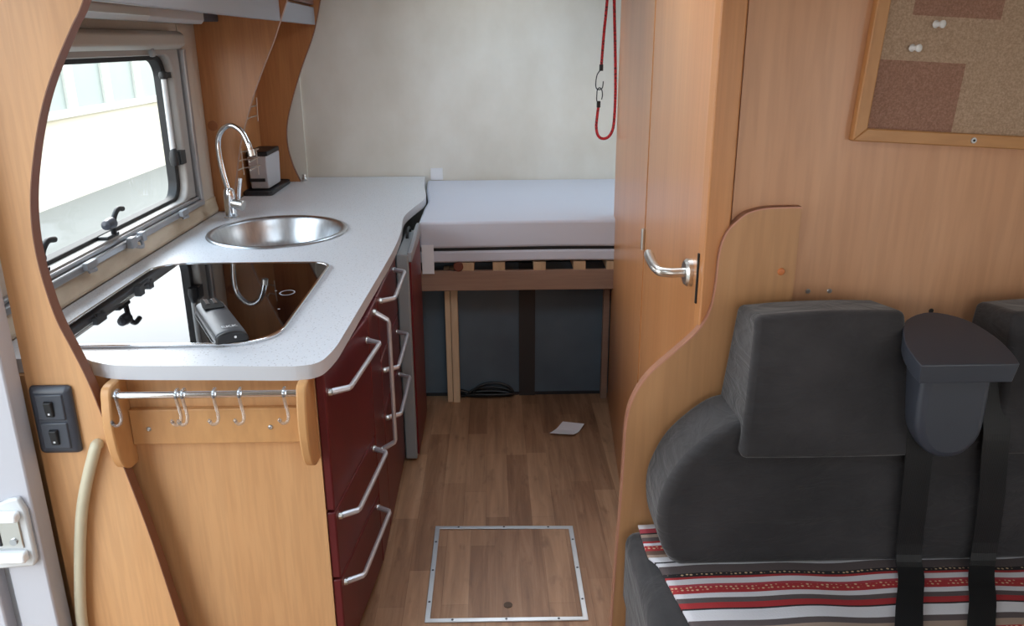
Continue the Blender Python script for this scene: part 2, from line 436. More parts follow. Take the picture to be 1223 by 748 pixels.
# roller blind: cassette over the window, side channel and pull rail with clips below
rb = thing('roller_blind', 'retracted roller blind with white cassette over the kitchen window', 'blind', (XL, 2.6, .94))
bm = prism(B(), [(XL, 1.53), (XL+.028, 1.53), (XL+.05, 1.545), (XL+.05, 1.578), (XL+.035, 1.592), (XL, 1.592)], 'y', 1.84, 3.2)
obj('cassette', bm, M['cassette'] if 'cassette' in M else mat('cream_cassette', (184, 180, 172), .45), rb, bevel=.004)
bm = box(B(), XL, XL+.028, 3.232, 3.258, .95, 1.53); obj('side_channel', bm, M['blind_alu'], rb, bevel=.003)
bm = box(B(), XL, XL+.018, 1.84, 3.258, .962, .976); box(bm, XL, XL+.03, 1.84, 3.258, .94, .962)
obj('pull_rail', bm, M['blind_alu'], rb, bevel=.004)
for yy, big in ((2.26, 0), (2.575, 1), (3.0, 0)):
    bm = B()
    if big:
        box(bm, XL+.03, XL+.05, yy-.055, yy-.02, .938, .972); box(bm, XL+.03, XL+.05, yy+.025, yy+.055, .942, .972); box(bm, XL+.036, XL+.044, yy-.055, yy+.055, .95, .964)
        tube(bm, smoothed([(XL+.04, yy-.03, .942), (XL+.055, yy, .932), (XL+.04, yy+.03, .947)], 5), .006, 8)
    else:
        box(bm, XL+.03, XL+.046, yy-.03, yy+.03, .946, .968); tube(bm, [(XL+.04, yy-.02, .941), (XL+.052, yy, .943), (XL+.04, yy+.02, .941)], .006, 8)
    obj('clip', bm, M['grey_plastic'], rb, bevel=.003)
bm = B(); lathe(bm, [(.001, -.016), (.009, -.014), (.012, 0), (.007, .012), (.001, .014)], (XL+.03, 2.93, 1.522), seg=14); cyl(bm, (XL+.03, 2.93, 1.53), (XL+.03, 2.945, 1.556), .005, seg=10)
obj('catch', bm, M['grey_plastic'], rb, smooth=True)
# beige padded sill upstand between worktop and window
bm = prism(B(), [(XL, .872), (XL+.014, .872), (XL+.02, .885), (XL+.012, .925), (XL+.012, .939), (XL, .939)], 'y', 1.72, 3.44)
obj('trim_2', bm, M['beige_sill'], bevel=.003, kind='structure')
bm = box(B(), XL, XL+.006, 3.262, 3.445, .872, 1.62); obj('trim_3', bm, M['beige_trim'], bevel=.003, kind='structure')

# bathroom side on the right: post, wall to the front, slanted wall with a door along the aisle
ax = lambda y: .352 + (y-1.34)*.0767                       # face of the aisle wall
def aisle_slab(bm, y0, y1, z0, z1, off=0., th=.03):
    prism(bm, [(ax(y0)+off, y0), (ax(y1)+off, y1), (ax(y1)+off+th, y1), (ax(y0)+off+th, y0)], 'z', z0, z1); return bm
obj('wall_aisle', aisle_slab(B(), 2.215, 3.40, 0, ZC), M['wood_door'], kind='structure')
obj('wall_bath', box(B(), ax(3.4)+.03, XR, 3.36, 3.39, 0, ZC), M['ceiling'], kind='structure')
bm = box(B(), .401, XR, 1.345, 1.375, 0, ZC); obj('wall_partition', bm, M['wood_wall'], kind='structure')
bm = box(B(), .356, .3975, 1.335, 1.375, 0, ZC); obj('trim_4', bm, M['wood_door'], bevel=.003, kind='structure')
d1 = obj('door_1', aisle_slab(B(), 1.366, 2.209, .02, 1.93, .002, .026), M['wood_door'], bevel=.002, kind='structure')
hy, hz = 1.432, 1.147; hx = ax(hy)+.002
bm = B(); lathe(bm, [(.001, -.002), (.021, -.002), (.0255, .003), (.0255, .012)], (hx-.012, hy, hz), 'x', 32)
hd = obj('door_handle', bm, M['satin'], d1, smooth=True)
p0 = Vector((hx-.004, hy, hz))
bm = B(); tube(bm, smoothed([p0, p0+Vector((-.02, 0, 0)), p0+Vector((-.038, .0, 0)), p0+Vector((-.052, .006, .001)), p0+Vector((-.058, .025, .003)), p0+Vector((-.059, .055, .006)), p0+Vector((-.058, .09, .01)), p0+Vector((-.056, .098, .011))], 5), [.0088]*26+[.0095]*9+[.004], 14)
obj('lever', bm, M['satin'], hd, smooth=True)
bm = box(B(), ax(1.366)-.0008, ax(1.366)+.02, 1.3605, 1.3665, 1.11, 1.2); obj('latch_plate', bm, M['rubber'], d1)
bm = B(); cyl(bm, (ax(2.212)-.003, 2.212, .995), (ax(2.212)-.003, 2.212, 1.055), .006, seg=12); obj('hinge', bm, M['satin'], d1, smooth=True)

# entrance door frame at the far left, with the striker
bm = B(); box(bm, -1.115, -1.03, 1.605, 1.66, .0, ZC); box(bm, -1.19, -1.135, 1.585, 1.66, .0, ZC)
d2 = obj('door_2', bm, M['white_paint'], bevel=.004, kind='structure')
bm = box(B(), -1.135, -1.115, 1.62, 1.655, 0, ZC); obj('door_seal', bm, M['grey_plastic'], d2)
bm = prism(B(), [(-1.135, .425), (-1.045, .432), (-1.038, .45), (-1.038, .575), (-1.05, .606), (-1.075, .602), (-1.135, .572)], 'y', 1.59, 1.606)
s = obj('striker', bm, M['light_plastic'], d2, bevel=.005)
bm = box(B(), -1.13, -1.05, 1.568, 1.592, .555, .578); box(bm, -1.13, -1.05, 1.568, 1.592, .452, .478)
obj('striker_jaw', bm, M['white_plastic'], s, bevel=.006)
bm = box(B(), -1.118, -1.056, 1.586, 1.591, .482, .552); obj('striker_plate', bm, M['satin'], s, bevel=.002)
bm = box(B(), -1.112, -1.102, 1.584, 1.587, .49, .545); obj('striker_slot', bm, M['rubber'], s)
bm = B(); cyl(bm, (-1.075, 1.588, .5), (-1.075, 1.582, .5), .008, seg=14); obj('striker_pin', bm, M['screw'], s, smooth=True)

# ---------------------------------------------------------------- tall curved panel beside the entrance
ed = smoothed([(-.655, 1.95), (-.70, 1.78), (-.774, 1.629), (-.803, 1.584), (-.841, 1.523), (-.875, 1.461), (-.902, 1.397), (-.924, 1.331), (-.942, 1.264), (-.953, 1.194), (-.955, 1.123), (-.949, 1.05), (-.938, .984), (-.92, .926), (-.897, .847), (-.874, .735), (-.851, .629), (-.815, .428), (-.782, .193), (-.752, 0)], 4)
def edged_panel(name, outline, edge_n, y0, y1, m_face, m_edge, label, cat):
    """outline in (x,z): the first edge_n points are the banded curved edge"""
    t = thing(name, label, cat, (sum(p[0] for p in outline)/len(outline), (y0+y1)/2, min(p[1] for p in outline)))
    obj('board', prism(B(), outline, 'y', y0, y1), m_face, t)
    bm = B(); th = .0022
    P = outline[:edge_n]; Q = []
    for i, p in enumerate(P):
        a = P[max(i-1, 0)]; b = P[min(i+1, len(P)-1)]
        dx, dz = b[0]-a[0], b[1]-a[1]; L = math.hypot(dx, dz) or 1
        Q.append((p[0]-dz/L*th, p[1]+dx/L*th))
    s = sum((q[0]-p[0]) for p, q in zip(P, Q))
    if s < 0: Q = [(2*p[0]-q[0], 2*p[1]-q[1]) for p, q in zip(P, Q)]
    prism(bm, P + Q[::-1], 'y', y0-.0004, y1+.0004)
    obj('edge_band', bm, m_edge, t)
    return t
edged_panel('end_panel', ed + [(-1.03, 0), (-1.03, 1.95)], len(ed), 1.675, 1.705, M['wood_left'], M['wood_edge'],
            'tall light wooden panel with S-curved edge between entrance door and window', 'panel')

# switch plate
sp = thing('light_switch', 'black double rocker switch plate on the tall curved wooden panel', 'switch', (-.98, 1.675, .67))
bm = hexa(B(), [(-1.028, 1.675, .672), (-.928, 1.675, .672), (-.928, 1.675, .844), (-1.028, 1.675, .844)] + [(-1.018, 1.658, .682), (-.938, 1.658, .682), (-.938, 1.658, .834), (-1.018, 1.658, .834)])
obj('cover_plate', bm, M['dark_plastic'], sp, bevel=.013, seg=4)
for z0, z1, zz in ((.762, .824, .79), (.692, .756, .722)):
    bm = box(B(), -1.008, -.948, 1.654, 1.66, z0, z1); k = obj('insert', bm, M['dark_plastic'], sp, bevel=.004)
    bm = hexa(B(), [(-.989, 1.655, zz-.019), (-.969, 1.655, zz-.019), (-.969, 1.655, zz+.019), (-.989, 1.655, zz+.019), (-.987, 1.65, zz-.018), (-.971, 1.65, zz-.018), (-.971, 1.645, zz+.017), (-.987, 1.645, zz+.017)])
    r = obj('rocker', bm, M['black_plastic'], k, bevel=.002)
    bm = box(B(), -.981, -.977, 1.6475, 1.6500, zz-.012, zz-.008)
    obj('mark', bm, M['text_white'], k)

# grab handle by the entrance
bm = B(); tube(bm, smoothed([(-.897, 1.6745, .694), (-.898, 1.668, .694), (-.901, 1.66, .684), (-.934, 1.658, .596), (-.959, 1.657, .509), (-.985, 1.656, .373), (-1.004, 1.656, .24), (-1.008, 1.658, .13), (-1.008, 1.668, .10), (-1.008, 1.6745, .10)], 6), .0128, 16)
obj('grab_handle', bm, M['cream_plastic'], smooth=True, label='long curved cream grab handle fixed to the tall wooden panel', cat='handle')

# ---------------------------------------------------------------- kitchen
fx = lambda y: -.395+(y-1.745)*.106 if y < 2.15 else -.352            # face of the fronts
def front_prism(bm, y0, y1, z0, z1, off=0., th=.022):
    prism(bm, [(fx(y0)+off, y0), (fx(y1)+off, y1), (fx(y1)+off-th, y1), (fx(y0)+off-th, y0)], 'z', z0, z1); return bm
def bow_handle(parent, foot0, foot1, out=.042, r=.0066):
    """angular bar handle: two flat legs with round feet and a straight bar"""
    a, b = Vector(foot0), Vector(foot1); d = (b-a).normalized(); o = Vector((out, 0, 0))
    pa, pb = a+o+d*.028, b+o-d*.028
    bm = B(); tube(bm, [a+Vector((.003, 0, 0)), a+o*.1+d*.002, a+o*.93+d*.024, pa+d*.004, pb-d*.004, b+o*.93-d*.024, b+o*.1-d*.002, b+Vector((.003, 0, 0))], [r*1.25, r*1.25, r*1.15, r, r, r*1.15, r*1.25, r*1.25], 8)
    h = obj('handle', bm, M['handle'], parent, smooth=True, ang=30)
    for p in (a, b):
        bm = B(); cyl(bm, p+Vector((-.001, 0, 0)), p+Vector((.007, 0, 0)), .0095, .0085, 16); obj('foot', bm, M['satin'], h, smooth=True)
    return h

# drawer unit next to the end panel
c1 = thing('drawer_cabinet', 'wine red three-drawer kitchen unit behind the light wooden end panel', 'cabinet', (-.75, 1.92, 0))
obj('side_panel', box(B(), -1.16, -.417, 1.742, 1.76, 0, .834), M['wood_left'], c1)
obj('carcass', box(B(), -1.16, -.425, 1.761, 2.145, .05, .834), M['dark_inside'], c1)
obj('plinth', box(B(), -1.16, -.39, 1.79, 2.145, 0, .05), M['dark_inside'], c1)
for z0, z1 in ((.466, .826), (.272, .46), (.03, .266)):
    d = obj('drawer', front_prism(B(), 1.745, 2.148, z0, z1), M['red_front'], c1, bevel=.004)
    zz = z1-(.058 if z1 > .8 else .027)
    bow_handle(d, (fx(1.775), 1.775, zz), (fx(2.125), 2.125, zz))
# narrow pull-out
c2 = thing('pull_out_cabinet', 'narrow wine red pull-out unit with one upright silver handle', 'cabinet', (-.75, 2.21, 0))
obj('carcass', box(B(), -1.16, -.378, 2.152, 2.34, .05, .834), M['dark_inside'], c2)
obj('plinth', box(B(), -1.16, -.372, 2.152, 2.34, 0, .05), M['dark_inside'], c2)
d = obj('pull_out_front', front_prism(B(), 2.152, 2.34, .03, .826), M['red_front'], c2, bevel=.004)
bow_handle(d, (fx(2.26), 2.26, .805), (fx(2.26), 2.26, .36))
# second drawer unit
c3 = thing('drawer_cabinet', 'wine red drawer unit between the narrow pull-out and the fridge', 'cabinet', (-.75, 2.57, 0))
obj('carcass', box(B(), -1.16, -.378, 2.345, 2.82, .05, .73), M['dark_inside'], c3)
obj('plinth', box(B(), -1.16, -.372, 2.345, 2.82, 0, .05), M['dark_inside'], c3)
for z0, z1, zz in ((.62, .826, .795), (.442, .614, .565), (.03, .436, .40)):
    d = obj('drawer', front_prism(B(), 2.345, 2.822, z0, z1), M['red_front'], c3, bevel=.004)
    bow_handle(d, (fx(2.4), 2.4, zz), (fx(2.76), 2.76, zz))
# fridge
fr_ = thing('fridge', 'fridge with grey rim and dark red door at the far end of the worktop', 'fridge', (-.72, 3.03, 0))
obj('body', box(B(), -1.14, -.36, 2.835, 3.28, .02, .73), M['fridge_grey'], fr_)
bm = box(B(), -.352, -.306, 2.835, 3.24, .012, .83); dr = obj('door', bm, M['fridge_grey'], fr_, bevel=.006)
bm = box(B(), -.3065, -.299, 2.842, 3.232, .03, .80); obj('door_panel', bm, M['fridge_red'], dr, bevel=.003)
bm = B(); prism(bm, [(2.84, .80), (3.235, .81), (3.235, .86), (3.15, .86), (3.0, .846), (2.84, .836)], 'x', -.311, -.294)
obj('top_rail', bm, M['grey_plastic'], dr, bevel=.004)
bm = B(); pts = [(-.345+.018*math.cos(a), 3.14+.0*a, .85+.03*math.sin(a)) for a in [2*PI*k/24 for k in range(25)]]
pts = [(-.335, 3.15+.06*math.cos(a), .806+.028*math.sin(a)+.022) for a in [2*PI*k/24 for k in range(24)]]
tube(bm, pts+[pts[0]], .006, 8); obj('control_ring', bm, M['rubber'], fr_, smooth=True)

# worktop
edge = [(-.429, 1.69), (-.405, 1.70), (-.388, 1.727), (-.376, 1.797), (-.371, 1.889), (-.36, 2.239), (-.351, 2.542), (-.346, 2.8), (-.351, 3.05), (-.367, 3.3), (-.345, 3.5), (-.318, 3.66), (-.312, 3.76), (-.322, 3.883), (-.345, 4.1), (-.36, 4.37)]
frontl = [(-1.165, 1.755), (-.953, 1.752), (-.911, 1.735), (-.864, 1.713), (-.80, 1.703), (-.6, 1.694), (-.47, 1.687)]
ol = smoothed(frontl + edge, 4) + [(-1.165, 4.37)]
# hole for the sink bowl
SX, SY, SRX, SRY = -.818, 3.055, .242, .262
def worktop():
    bm = B(); z0, z1 = .836, .87
    top = [bm.verts.new((x, y, z1)) for x, y in ol]; bot = [bm.verts.new((x, y, z0)) for x, y in ol]
    hol = [(SX+SRX*math.cos(2*PI*k/48), SY+SRY*math.sin(2*PI*k/48)) for k in range(48)]
    ht = [bm.verts.new((x, y, z1)) for x, y in hol]; hb = [bm.verts.new((x, y, z0)) for x, y in hol]
    for o, h in ((top, ht), (bot, hb)):
        es = [bm.edges.new((o[i], o[(i+1) % len(o)])) for i in range(len(o))] + [bm.edges.new((h[i], h[(i+1) % len(h)])) for i in range(len(h))]
        bmesh.ops.triangle_fill(bm, edges=es, use_beauty=True, use_dissolve=False)
    n = len(top)
    for i in range(n):
        f = bm.faces.new((top[i], bot[i], bot[(i+1) % n], top[(i+1) % n])); f.material_index = 1
    for i in range(48): bm.faces.new((ht[i], ht[(i+1) % 48], hb[(i+1) % 48], hb[i]))
    return bm
obj('worktop', worktop(), [M['worktop'], M['worktop_edge']], label='long pale speckled worktop with rounded corner running to the bed', cat='worktop')

# sink
sk = thing('sink', 'round stainless steel sink set in the pale worktop', 'sink', (SX, SY, .75))
bm = B(); lathe(bm, [(.234, .8725), (.238, .876), (.245, .8785), (.253, .877), (.2565, .8712)], (SX, SY, 0), seg=64, sx=SRX/.24, sy=SRY/.24)
for f in [f for f in bm.faces if len(f.verts) > 4]: bm.faces.remove(f)
obj('rim', bm, M['steel'], sk, smooth=True, ang=60)
bm = B(); lathe(bm, [(.2345, .873), (.229, .866), (.222, .84), (.205, .79), (.185, .755), (.15, .745), (.03, .738)], (SX, SY, 0), seg=64, sx=SRX/.24, sy=SRY/.24)
for f in [f for f in bm.faces if len(f.verts) > 4 and max(v.co.z for v in f.verts) > .8]: bm.faces.remove(f)
obj('bowl', bm, M['steel'], sk, smooth=True, ang=80)
bm = B(); lathe(bm, [(.001, .744), (.022, .744), (.03, .741), (.034, .738)], (SX, SY, 0), seg=28); obj('drain', bm, M['chrome'], sk, smooth=True)

# tap
TX, TY = -1.068, 3.31
tp = thing('kitchen_tap', 'tall chrome swan-neck tap behind the round sink', 'tap', (TX, TY, .87))
bm = B(); lathe(bm, [(.03, .87), (.03, .876), (.024, .88), (.0235, .965), (.021, .985), (.014, .995), (.001, .996)], (TX, TY, 0), seg=28)
obj('body', bm, M['chrome'], tp, smooth=True)
bm = B(); tube(bm, smoothed([(TX-.002, TY, .985), (TX-.015, TY, 1.06), (TX-.022, TY, 1.14), (TX-.016, TY, 1.195), (TX+.012, TY-.01, 1.232), (TX+.048, TY-.02, 1.243), (TX+.085, TY-.03, 1.222), (TX+.108, TY-.04, 1.178), (TX+.118, TY-.045, 1.142)], 6), [.0105]*42+[.0115]*7, 16)
obj('spout', bm, M['chrome'], tp, smooth=True)
bm = B(); cyl(bm, (TX+.118, TY-.045, 1.152), (TX+.122, TY-.047, 1.128), .0135, .0135, 18); obj('nozzle', bm, M['satin'], tp, smooth=True)
bm = B(); cyl(bm, (TX, TY, .935), (TX+.058, TY-.012, .925), .0215, .0215, 22)
lv = obj('mixer_valve', bm, M['satin'], tp, bevel=.004)
bm = B(); cyl(bm, (TX+.035, TY-.006, .935), (TX+.052, TY-.004, 1.035), .007, .0085, 14); obj('lever', bm, M['chrome'], lv, smooth=True)

# hob
hb = thing('hob', 'black glass hob with chrome rim sunk in the worktop below the window', 'hob', (-.8, 2.2, .87))
H0 = (-1.085, -.522, 1.817, 2.57)
def hob_outline(i=0.):
    x0, x1, y0, y1 = H0; x0 += i; x1 -= i; y0 += i; y1 -= i
    o = []
    for cx, cy, r, a in ((x1-.06, y1-.06, .06, 0), (x0+.09, y1-.09, .09, 90), (x0+.03, y0+.03, .03, 180), (x1-.11, y0+.11, .11, 270)):
        for k in range(9):
            t = math.radians(a+90*k/8); o.append((cx+r*math.cos(t), cy+r*math.sin(t)))
    return o
bm = B(); ring_prism(bm, hob_outline(), hob_outline(.008), 'z', .8702, .8785); obj('rim', bm, M['chrome'], hb, bevel=.002)
obj('glass', prism(B(), hob_outline(.0078), 'z', .8702, .8765), M['hob'], hb)
bm = B(); ring = lambda r: [(-.588+r*math.cos(2*PI*k/32), 2.23+r*1.2*math.sin(2*PI*k/32)) for k in range(32)]
ring_prism(bm, ring(.022), ring(.018), 'z', .8764, .8768); obj('marking', bm, M['grey_plastic'], hb)
for x, y in ((-.625, 2.25), (-.575, 2.08)):
    bm = B(); cyl(bm, (x, y, .8764), (x, y, .8768), .0035, seg=12); obj('marking', bm, M['grey_plastic'], hb)

# small hand-held device lying across the hob rim
ang = math.atan2(2.098-1.802, -.768+.608); cxd, cyd = -.686, 1.945
dv = thing('handheld_device', 'small gunmetal hand-held device lying on the black hob glass', 'device', (cxd, cyd, .8785))
Rd = Matrix.Rotation(ang, 3, 'Z')
def dpt(l, w, h):
    l, w, h = .83*l, .86*w, .75*h
    q = Rd @ Vector((l, w, 0)); return Vector((cxd+q.x, cyd+q.y, .8788+h))
def dev_sweep(bm, l0, l1, w, h0, h1, n=14, mi=0):
    """half-round cross-section bar along the device axis (negative l = near end)"""
    rings = []
    for l, s in ((l0, .86), (l0+.006, 1), (l1-.006, 1), (l1, .9)):
        ring = [bm.verts.new(dpt(l, s*w*math.cos(PI*k/n), h0+(h1-h0)*s*(math.sin(PI*k/n)**.6))) for k in range(n+1)]
        rings.append(ring)
    for a, b in zip(rings, rings[1:]):
        for k in range(n): bm.faces.new((a[k], a[k+1], b[k+1], b[k]))
        bm.faces.new((a[0], b[0], b[n], a[n]))
    bm.faces.new(rings[0]); bm.faces.new(rings[-1][::-1]); return bm
obj('base', dev_sweep(B(), -.165, .165, .046, 0, .014), M['dark_plastic'], dv, smooth=True)
sh = obj('shell', dev_sweep(B(), -.155, .175, .043, .008, .036), M['device'], dv, smooth=True, ang=50)
obj('end_cap', dev_sweep(B(), -.172, -.152, .044, .001, .0345), M['black_plastic'], dv, smooth=True, ang=50)
bm = B(); pr = [(.07, -.028), (.07, .028), (.10, .031), (.178, .024), (.178, -.024), (.10, -.031)]
A = [bm.verts.new(dpt(l, w, .0335+.0025)) for l, w in pr]; C = [bm.verts.new(dpt(l, w, .0395)) for l, w in pr]
bm.faces.new(A); bm.faces.new(C[::-1]); [bm.faces.new((A[i], A[(i+1) % 6], C[(i+1) % 6], C[i])) for i in range(6)]
hs = obj('head', bm, mat('matt_black', (14, 14, 16), .7, spec=.15), dv, bevel=.002)
for w in (-.012, .010):
    bm = hexa(B(), [dpt(.12, w-.006, .039), dpt(.12, w+.006, .039), dpt(.176, w+.006, .039), dpt(.176, w-.006, .039), dpt(.12, w-.005, .0415), dpt(.12, w+.005, .0415), dpt(.176, w+.005, .0415), dpt(.176, w-.005, .0415)])
    obj('contact', bm, M['chrome'], hs)
bm = B(); cyl(bm, dpt(-.1715, -.008, .018), dpt(-.174, -.008, .018), .003, seg=10); obj('indicator', bm, M['text_white'], dv, smooth=True)
cu = bpy.data.curves.new('print', 'FONT'); cu.body = 'EKK'; cu.size = .021; cu.extrude = .0003; cu.align_x = 'CENTER'; cu.align_y = 'CENTER'
to = bpy.data.objects.new('lettering_source', cu); COL.objects.link(to)
bpy.context.view_layer.update()
me = bpy.data.meshes.new_from_object(to.evaluated_get(bpy.context.evaluated_depsgraph_get())); bpy.data.objects.remove(to)
lt = bpy.data.objects.new('lettering', me); COL.objects.link(lt); lt.parent = dv; me.materials.append(M['text_white'])
lt.location = dpt(-.118, -.004, .0362)-Vector(dv.location); lt.rotation_euler = (0, 0, ang-PI/2)

# towel rack under the worktop front
tr_ = thing('rail_rack', 'wooden rack with chrome rail screwed under the worktop front', 'rack', (-.65, 1.70, .61))
obj('back_board', box(B(), -.843, -.441, 1.724, 1.7415, .664, .752), M['wood_rack'], tr_, bevel=.002)
prof = smoothed([(1.7415, .834), (1.668, .834), (1.652, .80), (1.645, .75), (1.648, .70), (1.660, .655), (1.68, .628), (1.705, .616), (1.7415, .614)], 5)
for x in (-.866, -.440):
    obj('bracket', prism(B(), prof, 'x', x, x+.022), M['wood_rack'], tr_, bevel=.004)
bm = B(); cyl(bm, (-.845, 1.672, .812), (-.439, 1.672, .812), .008, seg=18); obj('rail', bm, M['chrome'], tr_, smooth=True)
for x in (-.803, -.523):
    bm = B(); lathe(bm, [(.001, -.0025), (.003, -.003), (.0055, -.0012), (.006, 0)], (x, 1.7238, .704), 'y', 18); obj('screw', bm, M['screw'], tr_, smooth=True)

def s_hook():
    bm = B(); R = .0125; pts = []
    for k in range(13):
        a = math.radians(200-230*k/12); pts.append((R*math.cos(a)*.9, R*math.sin(a), 0))
    pts = [(0, -p[0], p[1]) for p in pts]           # loop round the rail in the YZ plane
    y, z = pts[-1][1], pts[-1][2]
    low = [(.002, y-.001, z-.014), (.006, y-.004, z-.03), (.008, y-.008, z-.043), (.005, y-.012, z-.053), (-.004, y-.014, z-.056), (-.010, y-.015, z-.048)]
    tube(bm, smoothed(pts+low, 3), .0036, 10)
    lathe(bm, [(.001, -.005), (.005, 0), (.001, .005)], (-.010, y-.015, z-.047), seg=10)
    return bm
HK = 'clear hooks on the chrome rail'
hook_x = [(-.835, 'clear plastic S-hook beside the left bracket of the chrome rail'),
          (-.704, 'left one of two touching clear S-hooks on the chrome rail'),
          (-.690, 'right one of two touching clear S-hooks on the chrome rail'),
          (-.622, 'single clear S-hook just right of the touching pair on the rail'),
          (-.566, 'clear plastic S-hook second from the right bracket of the rail'),
          (-.468, 'clear plastic S-hook closest to the right bracket of the chrome rail')]
h0 = None
for x, lb in hook_x:
    if h0 is None:
        h0 = obj('rail_hook', s_hook(), M['clear'], smooth=True, ang=80); h = h0
        dz = Vector(h0.location)
    else:
        h = h0.copy(); COL.objects.link(h)
    h.location = dz+Vector((x, 1.672, .812)); tag(h, lb, 'hook', HK)

# ---------------------------------------------------------------- panels, niche and overhead lockers on the left
e2 = smoothed([(-.70, 1.95), (-.752, 1.83), (-.803, 1.71), (-.841, 1.623), (-.871, 1.554), (-.912, 1.474), (-.959, 1.377), (-1.0, 1.278), (-1.038, 1.177), (-1.061, 1.092), (-1.081, 1.005), (-1.105, .917), (-1.119, .872)], 4)
p2 = edged_panel('end_panel', e2+[(-1.178, .872), (-1.178, 1.95)], len(e2), 3.45, 3.468, M['wood_niche'], M['wood_edge_tan'],
            'curved wooden panel with round brown cap right of the window', 'panel')
bm = B(); lathe(bm, [(.001, -.002), (.018, -.002), (.021, 0)], (-1.148, 3.4498, 1.228), 'y', 28)
obj('cap', bm, M['plug'], p2, smooth=True)
e3 = smoothed([(-.752, 1.95), (-.79, 1.84), (-.822, 1.745), (-.867, 1.592), (-.937, 1.437), (-1.0, 1.277), (-1.036, 1.155), (-1.042, 1.051), (-1.022, .95), (-.992, .872)], 5)
edged_panel('end_panel', e3+[(-1.178, .872), (-1.178, 1.95)], len(e3), 4.22, 4.238, M['wood_niche'], M['wood_edge'],
            'dark curved wooden panel nearest the white back wall', 'panel')
obj('trim_7', box(B(), XL, XL+.008, 3.47, 4.219, .872, 1.658), M['wood_niche'], kind='structure')
# lockers
XV = lambda y: -.785-(y-1.71)*.027
def locker(y0, y1, name, label, splits):
    t = thing(name, label, 'cabinet', ((XL+XV(y0))/2, (y0+y1)/2, 1.62))
    bm = B(); prism(bm, [(XL, y0), (XV(y0)-.022, y0), (XV(y1)-.022, y1), (XL, y1)], 'z', 1.66, ZC); obj('carcass', bm, M['wood_niche'], t)
    bm = B(); prism(bm, [(XV(y0)-.02, y0), (XV(y0), y0), (XV(y1), y1), (XV(y1)-.02, y1)], 'z', 1.632, 1.712); obj('valance', bm, M['valance'], t, bevel=.003)
    for a, b in splits:
        bm = B(); prism(bm, [(XV(a)-.02, a), (XV(a)+.001, a), (XV(b)+.001, b), (XV(b)-.02, b)], 'z', 1.722, ZC-.01); obj('door', bm, M['locker_red'], t, bevel=.003)
    return t
locker(1.712, 3.446, 'overhead_locker', 'long grey-fronted overhead locker above the kitchen window', [(1.72, 2.57), (2.58, 3.44)])
locker(3.472, 4.216, 'overhead_locker', 'short grey-fronted overhead locker between the two far curved panels', [(3.478, 4.21)])
# lamp under the locker
ul = thing('strip_light', 'slim strip lamp under the long overhead locker', 'lamp', (-1.09, 2.8, 1.6))
bm = prism(B(), [(-1.14, 1.659), (-1.07, 1.659), (-1.07, 1.63), (-1.08, 1.618), (-1.13, 1.618), (-1.14, 1.63)], 'y', 2.1, 3.26)
obj('housing', bm, M['light_plastic'], ul, bevel=.003)
bm = prism(B(), [(-1.0695, 1.654), (-1.0685, 1.632), (-1.08, 1.6165), (-1.12, 1.6165), (-1.12, 1.64)], 'y', 2.3, 2.75); obj('diffuser', bm, M['satin'], ul, bevel=.002)
bm = box(B(), -1.135, -1.075, 3.265, 3.445, 1.63, 1.659); obj('junction_box', bm, mat('blue_grey_plastic', (70, 76, 90), .5), bevel=.004, label='dark blue-grey junction box under the locker beside strip lamp', cat='box')

# wire rack on the back of the second panel
bm = B()
for z in (1.03, 1.065, 1.1):
    tube(bm, [(-1.10, 3.47, z), (-1.095, 3.62, z), (-1.02, 3.62, z+.012), (-1.02, 3.47, z+.012)], .003, 6)
for x in (-1.095, -1.03): tube(bm, [(x, 3.62, 1.0), (x, 3.62, 1.115)], .003, 6)
obj('wire_rack', bm, M['satin'], smooth=True, label='lower thin wire spice rack behind the curved panel with cap', cat='rack')
bm = B(); tube(bm, [(-1.02, 3.47, 1.29), (-1.03, 3.6, 1.292), (-1.0, 3.6, 1.298)], .003, 6); tube(bm, [(-1.0, 3.6, 1.33), (-1.004, 3.6, 1.232)], .003, 6); tube(bm, [(-1.02, 3.47, 1.248), (-1.03, 3.6, 1.25), (-1.004, 3.6, 1.256)], .003, 6)
obj('wire_rack', bm, M['satin'], smooth=True, label='upper thin wire rack behind the curved panel with cap', cat='rack')
# tray and box in the niche
bm = prism(B(), rrect(-1.171, -1.035, 3.82, 4.2, .02), 'z', .8705, .884); tube(bm, [(p[0], p[1], .886) for p in rrect(-1.167, -1.037, 3.824, 4.198, .02)+[(-1.037, 4.1)]], .004, 6)
obj('tray', bm, mat('black_tray', (36, 38, 44), .45), label='black flat tray on the worktop under the grey box', cat='tray')
bx_ = thing('storage_box', 'light grey box with black lid standing on the black tray', 'box', (-1.1, 4.0, .889))
bm = hexa(B(), [(-1.15, 3.9, .89), (-1.066, 3.9, .89), (-1.062, 4.11, .89), (-1.15, 4.11, .89), (-1.155, 3.893, 1.045), (-1.064, 3.893, 1.045), (-1.057, 4.115, 1.045), (-1.155, 4.115, 1.045)])
obj('body', bm, mat('grey_box', (186, 186, 192), .5), bx_, bevel=.006)
obj('lid', box(B(), -1.157, -1.058, 3.89, 4.118, 1.045, 1.066), M['black_plastic'], bx_, bevel=.004)
obj('band', box(B(), -1.153, -1.08, 3.891, 3.91, .925, .94), M['black_plastic'], bx_)
# chrome clamp by the foot of the third panel
bm = B(); lathe(bm, [(.001, 0), (.014, 0), (.016, .012), (.010, .02), (.009, .034), (.001, .036)], (-.975, 4.25, .8705), seg=18)
obj('corner_catch', bm, M['satin'], smooth=True, label='small metal catch at the foot of the far curved panel', cat='catch')

